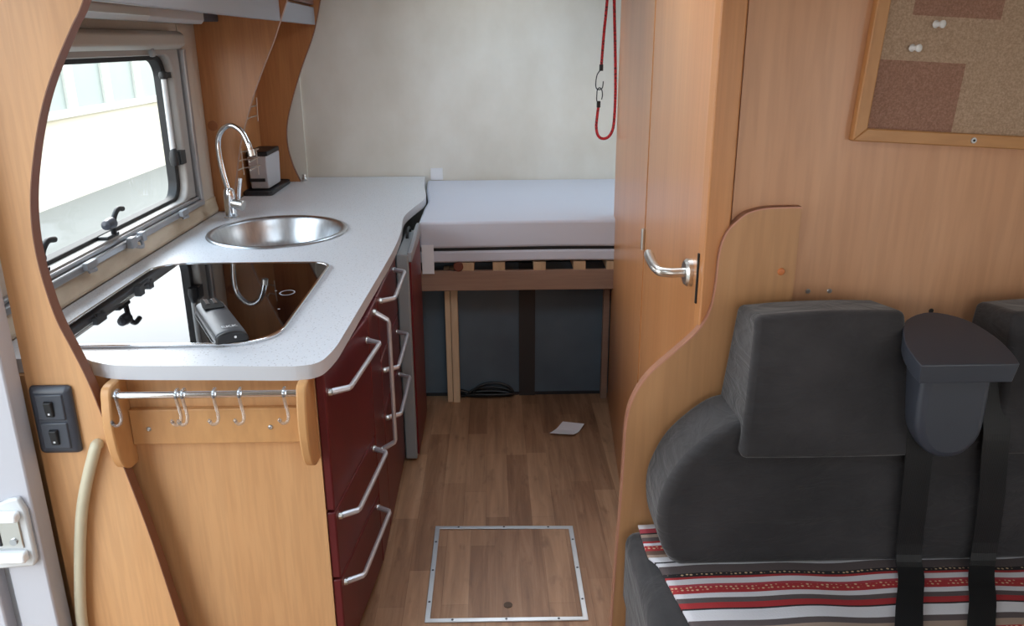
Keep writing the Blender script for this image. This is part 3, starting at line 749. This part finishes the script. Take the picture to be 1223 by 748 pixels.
# ---------------------------------------------------------------- bed at the back
bd = thing('bed_frame', 'fixed raised slatted bed frame with brown rail across the back', 'bed', (.3, 3.8, 0))
obj('rail', box(B(), -.34, .515, 3.31, 3.33, .549, .636), M['wood_bed'], bd, bevel=.002)
for i, x in enumerate((-.11, .02, .1915, .36, .50)):
    obj('slat', box(B(), x-.026, x+.026, 3.312, 4.36, .634, .671), M['wood_slat'], bd, bevel=.002)
obj('leg', box(B(), -.217, -.193, 3.385, 3.42, 0, .63), M['wood_leg'], bd, bevel=.002)
obj('leg', box(B(), -.191, -.161, 3.38, 3.42, 0, .63), M['wood_leg'], bd, bevel=.002)
bm = B(); cyl(bm, (-.15, 3.305, .655), (-.15, 3.34, .655), .021, seg=20); obj('bolster_cap', bm, mat('dark_red_cap', (110, 56, 40), .5), bd, bevel=.004)
obj('side_support', box(B(), .478, .505, 3.40, 3.43, 0, .55), M['wood_bed'], bd)
# garage front behind the legs
obj('wall_garage', box(B(), -.42, XR, 3.465, 3.48, 0, .63), M['garage'], kind='structure')
obj('trim_5', box(B(), .108, .18, 3.448, 3.465, 0, .63), mat('dark_post', (52, 48, 48), .6), kind='structure')
obj('trim_6', box(B(), -.36, .5, 3.455, 3.465, 0, .012), mat('dark_seal', (40, 40, 44), .6), kind='structure')
# mattress
mt = thing('mattress', 'thick white foam mattress on the raised bed', 'mattress', (.3, 3.84, .66))
def pad(bm, z0, z1, sag=0.):
    x0, x1, y0, y1 = -.309, 1.2, 3.308, 4.37; nx = 24
    left = [(-.309, 3.6), (-.303, 3.76), (-.313, 3.883), (-.336, 4.1), (-.35, 4.37)]
    o = [(x0+(x1-x0)*i/nx, y0) for i in range(nx+1)] + [(x1, y1)] + left[::-1]
    prism(bm, o, 'z', z0, z1)
    for v in bm.verts:
        if v.co.y < y0+.001: v.co.z += sag*math.sin(6*v.co.x)*(1 if v.co.z < (z0+z1)/2 else .5)
    return bm
obj('foam_block', pad(B(), .735, .848, .002), M['mattress'], mt, bevel=.012, seg=3)
obj('base_layer', pad(B(), .675, .722, .003), M['mattress'], mt, bevel=.008, seg=2)
obj('gap_shade', box(B(), -.3, 1.19, 3.32, 4.36, .715, .74), M['rubber'], mt)  # black slab standing in for the shade in the gap between both layers
obj('care_tag', box(B(), -.30, -.25, 3.299, 3.3015, .628, .752), M['white_fabric'], mt)
# white tape on back wall
obj('tape_strip', box(B(), -.332, -.268, 4.372, 4.379, .85, .912), M['white_tape'], label='small white tape strip on the back wall above the mattress', cat='tape')
# cable coil
bm = B()
for k, (rx, rz) in enumerate(((.105, .012), (.10, .03), (.09, .048))):
    pts = [(-.035+.012*k+rx*math.cos(a), 3.435+.012*math.sin(a*1.0)-.004*k, .012+max(0, math.sin(a))*rz+.004*k) for a in [2*PI*j/30 for j in range(31)]]
    tube(bm, pts, .0065, 8)
tube(bm, smoothed([(-.14, 3.43, .01), (-.19, 3.44, .012), (-.21, 3.44, .03), (-.17, 3.44, .035), (-.12, 3.44, .02)], 5), .0065, 8)
obj('cable_coil', bm, M['cord_black'], smooth=True, label='coiled black cable on the floor under the bed', cat='cable')

# ---------------------------------------------------------------- floor hatch and paper
fh = thing('floor_hatch', 'square floor hatch with aluminium frame in the aisle', 'hatch', (.022, 2.138, 0))
obj('panel', box(B(), -.194, .238, 1.918, 2.358, .0, .0015), M['hatch_floor'], fh)
bm = B(); o4 = [(-.208, 1.903), (.253, 1.899), (.253, 2.369), (-.208, 2.382)]; i4 = [(-.193, 1.918), (.238, 1.914), (.238, 2.354), (-.193, 2.367)]
ring_prism(bm, o4, i4, 'z', 0, .0045); obj('frame', bm, M['alu'], fh, bevel=.001)
scr = [(-.2005, 1.99), (-.2005, 2.14), (-.2005, 2.29), (.2455, 1.99), (.2455, 2.14), (.2455, 2.29), (-.13, 1.9105), (.022, 1.9095), (.17, 1.907), (-.13, 2.373), (.022, 2.3695), (.17, 2.364)]
for x, y in scr:
    bm = B(); cyl(bm, (x, y, .0035), (x, y, .0054), .0036, seg=12); obj('screw', bm, M['dark_plastic'], fh)
bm = B(); cyl(bm, (.028, 1.972, .001), (.028, 1.972, .0032), .0125, seg=24); obj('lock', bm, mat('bronze_lock', (70, 52, 40), .4, .6), fh, smooth=True)
# folded paper
bm = B()
c = [(.222, 3.045), (.318, 3.02), (.372, 3.115), (.284, 3.15)]
g = []
for i in range(7):
    for j in range(5):
        u, v = i/6, j/4
        x = (1-u)*((1-v)*c[0][0]+v*c[1][0])+u*((1-v)*c[3][0]+v*c[2][0]); y = (1-u)*((1-v)*c[0][1]+v*c[1][1])+u*((1-v)*c[3][1]+v*c[2][1])
        g.append(bm.verts.new((x, y, .002+.016*abs(u-.5)**1.3*2*(.6+.4*v))))
for i in range(6):
    for j in range(4): bm.faces.new((g[i*5+j], g[i*5+j+1], g[(i+1)*5+j+1], g[(i+1)*5+j]))
pp = obj('paper_sheet', bm, M['paper'], label='crumpled white piece of paper lying on the floor before the bed', cat='paper')
so = pp.modifiers.new('s', 'SOLIDIFY'); so.thickness = .002; so.offset = 1

# ---------------------------------------------------------------- bungee cord
by = 3.43; k_ = 3.43/3.5
bx = lambda x, z: (x*k_, by, 1.55+(z-1.55)*k_)
bg = thing('bungee_cord', 'red and black bungee cord hanging before the white back wall', 'cord', bx(.48, 1.15))
path1 = smoothed([bx(.476, 1.92), bx(.468, 1.706), bx(.459, 1.58), bx(.452, 1.45)], 8)
path2 = smoothed([bx(.445, 1.292), bx(.440, 1.245), bx(.438, 1.205), bx(.446, 1.172), bx(.464, 1.158), bx(.488, 1.163), bx(.506, 1.19), bx(.513, 1.24), bx(.514, 1.35), bx(.508, 1.5), bx(.498, 1.68), bx(.487, 1.92)], 8)
for p in (path1, path2): obj('elastic', tube(B(), p, .006, 10), M['bungee'], bg, smooth=True)
for a in (bx(.452, 1.445), bx(.445, 1.298)):
    bm = B(); cyl(bm, Vector(a)+Vector((0, 0, -.012)), Vector(a)+Vector((0, 0, .014)), .008, seg=14); obj('ferrule', bm, M['black_plastic'], bg, bevel=.002)
for q in ([(.452, 1.44), (.436, 1.418), (.431, 1.385), (.434, 1.364), (.447, 1.358), (.459, 1.366), (.462, 1.392)], [(.445, 1.30), (.437, 1.315), (.437, 1.34), (.438, 1.356), (.447, 1.366), (.457, 1.356), (.46, 1.335), (.457, 1.318)]):
    obj('hook', tube(B(), smoothed([bx(*t) for t in q], 6), .0022, 8), M['black_plastic'], bg, smooth=True)
bm = B(); tube(bm, [bx(.481, 1.95)[:2]+(ZC,), bx(.481, 1.95)[:2]+(ZC-.04,)], .006, 10); obj('knot', bm, M['bungee'], bg)

# ---------------------------------------------------------------- cork board
cb = thing('cork_board', 'cork pinboard in a pine frame on the wooden wall above the bench', 'board', (.8, 1.34, 1.37))
ca = math.radians(-3.3); cxo, czo = .583, 1.394
def cpt(u, w): return (cxo+u*math.cos(ca)-w*math.sin(ca), czo+u*math.sin(ca)+w*math.cos(ca))
Wc, Hc, fw = .6, .42, .021
def cquad(u0, u1, w0, w1): return [cpt(u0, w0), cpt(u1, w0), cpt(u1, w1), cpt(u0, w1)]
obj('cork_sheet', (lambda bm: (prism(bm, cquad(.01, Wc-.01, .01, Hc-.01), 'y', 1.336, 1.344, 0), prism(bm, cquad(fw, fw+.142, fw, .128), 'y', 1.3357, 1.3362, 1), prism(bm, cquad(.062, .203, .196, .30), 'y', 1.3357, 1.3362, 1), bm)[-1])(B()), [M['cork'], M['cork_dark']], cb)
for q, mm in (([cpt(0, 0), cpt(Wc, 0), cpt(Wc-fw, fw), cpt(fw, fw)], 'wood_cork_frame_h'), ([cpt(0, Hc), cpt(Wc, Hc), cpt(Wc-fw, Hc-fw), cpt(fw, Hc-fw)], 'wood_cork_frame_h'),
              ([cpt(0, 0), cpt(fw, fw), cpt(fw, Hc-fw), cpt(0, Hc)], 'wood_cork_frame'), ([cpt(Wc, 0), cpt(Wc-fw, fw), cpt(Wc-fw, Hc-fw), cpt(Wc, Hc)], 'wood_cork_frame')):
    obj('frame_bar', prism(B(), q, 'y', 1.327, 1.3445), M[mm], cb, bevel=.002)
x, z = cpt(.198, .011)
bm = B(); lathe(bm, [(.001, -.0015), (.0045, -.0015), (.005, 0)], (x, 1.327, z), 'y', 16); s = obj('screw', bm, M['screw'], cb, smooth=True)
bm = B(); cyl(bm, (x, 1.3253, z), (x, 1.325, z), .002, seg=10); obj('screw_slot', bm, M['rubber'], s)
for (x, z), lb in (((.692, 1.572), 'upper right white push pin stuck in the cork board'), ((.66, 1.537), 'lower left white push pin stuck in the cork board')):
    t = thing('push_pin', lb, 'pin', (x, 1.33, z), 'push pins on the cork board')
    bm = B(); lathe(bm, [(.001, 0), (.0055, 0), (.006, -.002), (.0038, -.0045), (.0034, -.010), (.0058, -.0125), (.006, -.0155), (.004, -.0172), (.001, -.0175)], (0, 0, 0), 'y', 18)
    bmesh.ops.rotate(bm, verts=bm.verts[:], cent=(0, 0, 0), matrix=Matrix.Rotation(.35, 3, 'Z')); bmesh.ops.translate(bm, verts=bm.verts[:], vec=(x, 1.332, z))
    obj('head', bm, M['white_plastic'], t, smooth=True)
    bm = B(); cyl(bm, (x, 1.331, z), (x, 1.338, z), .0007, seg=6); obj('needle', bm, M['screw'], t)

# ---------------------------------------------------------------- bench with its curved side board
ob = smoothed([(.512, 1.287), (.49, 1.287), (.455, 1.286), (.43, 1.281), (.413, 1.272), (.389, 1.245), (.379, 1.209), (.377, 1.158), (.371, 1.11), (.352, 1.071), (.311, 1.03), (.269, .988), (.244, .943), (.234, .894), (.232, .81), (.229, .705), (.224, .557), (.221, .4), (.22, .0)], 4)
bp = edged_panel('bench_board', ob+[(.512, 0)], len(ob), 1.327, 1.3445, M['wood_board'], M['wood_edge_pink'],
            'S-curved wooden board behind the left end of the grey bench', 'panel')
bm = B(); lathe(bm, [(.001, -.003), (.005, -.0025), (.0065, 0)], (.488, 1.327, 1.176), 'y', 18); obj('cap', bm, M['plug_orange'], bp, smooth=True)
for i, x in enumerate((.545, .583)):
    bm = B(); lathe(bm, [(.001, -.002), (.003, -.002), (.0045, 0)], (x, 1.345, 1.135), 'y', 14)
    s = obj('wall_screw', bm, M['screw'], smooth=True, label=('left' if i == 0 else 'right')+' one of two small screws in the wooden wall above the headrest', cat='screw', group='screws above the headrest')
bm = B(); lathe(bm, [(.001, -.002), (.003, -.002), (.0045, 0)], (.768, 1.345, 1.096), 'y', 14); obj('wall_screw', bm, M['rubber'], smooth=True, label='small dark screw in the wooden wall above the belt housing', cat='screw', group='screws above the headrest')

bn = thing('bench', 'charcoal suede two-seat bench with headrests and seat belts', 'bench', (.75, 1.05, 0))
obj('base', box(B(), .245, 1.245, .72, 1.312, 0, .53), M['suede_brown'], bn, bevel=.01)
obj('seat_cushion', box(B(), .236, 1.25, .70, 1.314, .53, .688), M['suede'], bn, bevel=.025, seg=4)
bo = smoothed([(.40, .962), (.37, .952), (.33, .92), (.296, .879), (.272, .816), (.274, .751), (.292, .706), (.312, .692)], 4)
bo = bo + [(1.5-x, z) for x, z in bo[::-1]]
bm = prism(B(), [(min(x, 1.248), z) for x, z in bo], 'y', 1.182, 1.315)
obj('backrest', bm, M['suede'], bn, bevel=.045, seg=6)
def headrest(cx):
    f = lambda d: cx+d
    bm = B()
    hexa(bm, [(f(-.142), 1.16, .909), (f(.14), 1.16, .909), (f(.14), 1.312, .915), (f(-.145), 1.312, .915), (f(-.124), 1.203, 1.138), (f(.112), 1.203, 1.142), (f(.11), 1.312, 1.127), (f(-.122), 1.312, 1.122)])
    bmesh.ops.subdivide_edges(bm, edges=bm.edges[:], cuts=3, use_grid_fill=True)
    for v in bm.verts:                                  # soft bulge of the stuffing
        dx = (v.co.x-cx)/.14; dz = (v.co.z-1.025)/.125
        if v.co.y < 1.22: v.co.y -= .016*max(0, 1-dx*dx)*max(0, 1-dz*dz)
        if v.co.z > 1.12: v.co.z += .006*max(0, 1-dx*dx)
    return obj('headrest', bm, M['suede'], bn, bevel=.010, seg=4)
headrest(.535); headrest(.945)
# belt housing between the headrests
cxh = .704
top = smoothed([(cxh-.074, 1.105), (cxh-.077, 1.13), (cxh-.072, 1.17), (cxh-.048, 1.215), (cxh, 1.235), (cxh+.048, 1.215), (cxh+.072, 1.17), (cxh+.077, 1.13), (cxh+.074, 1.105)], 4)
def capmesh():
    bm = B(); rise = lambda y: 1.092+(y-1.105)*.3
    A = [bm.verts.new((x, y, rise(y))) for x, y in top]
    C = [bm.verts.new((cxh+(x-cxh)*.95, y+.004, rise(y)-.031)) for x, y in top]
    n = len(top)
    bm.faces.new(C[::-1])
    for i in range(n): bm.faces.new((A[i], C[i], C[(i+1) % n], A[(i+1) % n]))
    half = n//2
    for i in range(half):
        j = n-1-i
        q = [A[i], A[i+1], A[j-1], A[j]]
        q = list(dict.fromkeys(q))
        if len(q) >= 3: bm.faces.new(q)
    return bm
hs_ = obj('belt_housing', capmesh(), M['dark_plastic'], bn, bevel=.006, seg=3)
so_ = smoothed([(cxh-.052, 1.085), (cxh-.052, 1.01), (cxh-.047, .965), (cxh-.026, .932), (cxh+.003, .922), (cxh+.032, .93), (cxh+.053, .96), (cxh+.056, 1.01), (cxh+.054, 1.085)], 4)
obj('lower_shield', prism(B(), so_, 'y', 1.128, 1.30), M['dark_plastic'], hs_, bevel=.012, seg=3)
# belts
def belt(xs, w=.043):
    bm = B()
    P = [(xs[0]-.004, 1.2, 1.03), (xs[0]-.002, 1.168, .96), (xs[0], 1.162, .91), (xs[1], 1.166, .82), (xs[2], 1.168, .72), (xs[3], 1.134, .6995), (xs[3]-.034, 1.071, .699), (xs[4], 1.016, .6985), (xs[4]-.026, .968, .698), (xs[4]-.06, .85, .697), (xs[4]-.08, .72, .69)]
    P = smoothed(P, 4); L = []
    for x, y, z in P:
        L.append([bm.verts.new((x-w/2, y, z)), bm.verts.new((x+w/2, y-.002, z))])
    for a, b in zip(L, L[1:]): bm.faces.new((a[0], a[1], b[1], b[0]))
    o = obj('seat_belt', bm, M['belt'], bn)
    s = o.modifiers.new('s', 'SOLIDIFY'); s.thickness = .0025; s.offset = 0
    return o
belt((.682, .690, .697, .688, .626)); belt((.806, .819, .826, .806, .738))
# throw: woven runner laid over the seat, its rear left corner reaching up behind the backrest end
bm = B(); uvl = bm.loops.layers.uv.new('UVMap')
nx, ny = 60, 44; grid = []
for j in range(ny+1):
    row = []
    for i in range(nx+1):
        u, v = i/nx, j/ny*.5
        y = 1.312-v*1.0
        xl = .262+max(0, v-.112)*.13+(.012 if v > .1 else .0)*min(1, (v-.1)/.02 if v > .1 else 0)
        x = xl+(1.23-xl)*u
        z = .6925+.0016*math.sin(23*x+9*y)+.0012*math.sin(41*x)
        y += .006*(x-.3)*1.0
        row.append((bm.verts.new((x, min(y, 1.3145), z)), (x, v)))
    grid.append(row)
for j in range(ny):
    for i in range(nx):
        q = [grid[j][i], grid[j][i+1], grid[j+1][i+1], grid[j+1][i]]
        f = bm.faces.new([p[0] for p in q])
        for lp, p in zip(f.loops, q): lp[uvl].uv = p[1]
th_ = obj('striped_throw', bm, M['throw'], smooth=True, label='red, white and grey striped woven throw spread over the bench seat', cat='blanket')
s = th_.modifiers.new('s', 'SOLIDIFY'); s.thickness = .003; s.offset = 1

# ---------------------------------------------------------------- outside, seen through the window
obj('ground_outside', box(B(), -30, 20, -20, 40, -.66, -.6), M['asphalt'], kind='structure')
bd2 = thing('building', 'pale low building with row of windows outside the kitchen window', 'building', (-6.2, 12, -.6))
# the long facade turns slightly away from the vehicle
A0, A1 = Vector((-6.1, 4.0, 0)), Vector((-6.1, 26.0, 0)); dA = (A1-A0).normalized(); nA = Vector((1, 0, 0))
bm = box(B(), -9.5, -6.1, 4, 26, -.6, .62); box(bm, -9.5, -6.1, 4, 26, 1.75, 2.0); box(bm, -9.5, -6.4, 4, 26, .6, 1.76)
obj('facade', bm, M['render'], bd2)
obj('sill', box(B(), -6.2, -6.02, 4, 26, .56, .66), M['pillar'], bd2)
y = 4.2
while y < 25.5:
    w_ = .92
    bm = box(B(), -6.2, -6.14, y, y+w_, .66, 1.75); obj('window', bm, M['ext_glass'], bd2)
    bm = box(B(), -6.4, -6.1, y+w_, y+w_+.27, .66, 1.75); obj('pillar', bm, M['pillar'], bd2)
    y += w_+.27

# ---------------------------------------------------------------- daylight
w = bpy.data.worlds.new('overcast_sky'); SC.world = w; w.use_nodes = True
t = w.node_tree; bgd = t.nodes['Background']
tc = t.nodes.new('ShaderNodeTexCoord'); sp_ = t.nodes.new('ShaderNodeSeparateXYZ'); rp = t.nodes.new('ShaderNodeValToRGB')
t.links.new(tc.outputs['Generated'], sp_.inputs[0]); t.links.new(sp_.outputs['Z'], rp.inputs[0])
rp.color_ramp.elements[0].position = 0; rp.color_ramp.elements[0].color = (1.0, .985, .955, 1)
rp.color_ramp.elements[1].position = .7; rp.color_ramp.elements[1].color = (.70, .86, 1.0, 1)
t.links.new(rp.outputs[0], bgd.inputs[0]); bgd.inputs[1].default_value = 5.0
sun = bpy.data.lights.new('sun', 'SUN'); sun.energy = 3.0; sun.angle = .6; sun.color = (1, .95, .88)
so2 = bpy.data.objects.new('sun', sun); COL.objects.link(so2); so2.rotation_euler = (math.radians(50), 0, math.radians(-160))
def portal(name, loc, rot, sx, sy):
    l = bpy.data.lights.new(name, 'AREA'); l.shape = 'RECTANGLE'; l.size = sx; l.size_y = sy; l.energy = 1; l.cycles.is_portal = True
    o = bpy.data.objects.new(name, l); COL.objects.link(o); o.location = loc; o.rotation_euler = rot
R_ = math.radians
portal('windscreen_portal', (.3, YF+.01, 1.35), (R_(90), 0, 0), 1.2, .5)      # faces +Y
portal('entrance_portal', (XL+.005, 1.095, .96), (0, R_(-90), 0), 1.8, .95)          # faces +X
portal('window_portal', (XL-.07, 2.57, 1.275), (0, R_(-90), 0), .55, 1.18)
portal('side_portal', (XR-.005, -.325, 1.3), (0, R_(90), 0), .6, .85)
portal('bed_window_portal', (XR-.005, 3.825, 1.3), (0, R_(90), 0), .4, .55)
portal('bed_vent_portal', (.025, 3.775, ZC-.005), (0, 0, 0), .55, .55)
portal('added_front_vent_portal', (-.05, .3, ZC-.005), (0, 0, 0), .5, .4)  # guides sky light through the added front roof opening
portal('added_mid_vent_portal', (.025, 1.775, ZC-.005), (0, 0, 0), .75, .65)  # same for the added middle opening, placed to light the worktop

# ---------------------------------------------------------------- camera
F = 974.0; pit, yaw, rol = R_(18.42), R_(1.28), R_(-.32)
fwd = Vector((math.sin(yaw)*math.cos(pit), math.cos(yaw)*math.cos(pit), -math.sin(pit))); rgt = Vector((math.cos(yaw), -math.sin(yaw), 0)); up = rgt.cross(fwd)
r2 = math.cos(rol)*rgt+math.sin(rol)*up; u2 = -math.sin(rol)*rgt+math.cos(rol)*up
cam = bpy.data.cameras.new('camera'); cam.sensor_width = 36; cam.lens = F/1223*36; cam.clip_start = .02
co = bpy.data.objects.new('camera', cam); COL.objects.link(co)
mw = Matrix((r2, u2, -fwd)).transposed().to_4x4(); mw.translation = Vector((0, 0, 1.55)); co.matrix_world = mw
SC.camera = co
vs = SC.view_settings; vs.view_transform = 'Standard'; vs.look = 'None'; vs.gamma = 1; vs.use_curve_mapping = False; vs.exposure = 0.18
SC.cycles.max_bounces = 8; SC.cycles.diffuse_bounces = 5; SC.cycles.caustics_reflective = False; SC.cycles.caustics_refractive = False; SC.cycles.sample_clamp_indirect = 8
SC.cycles.use_denoising = True
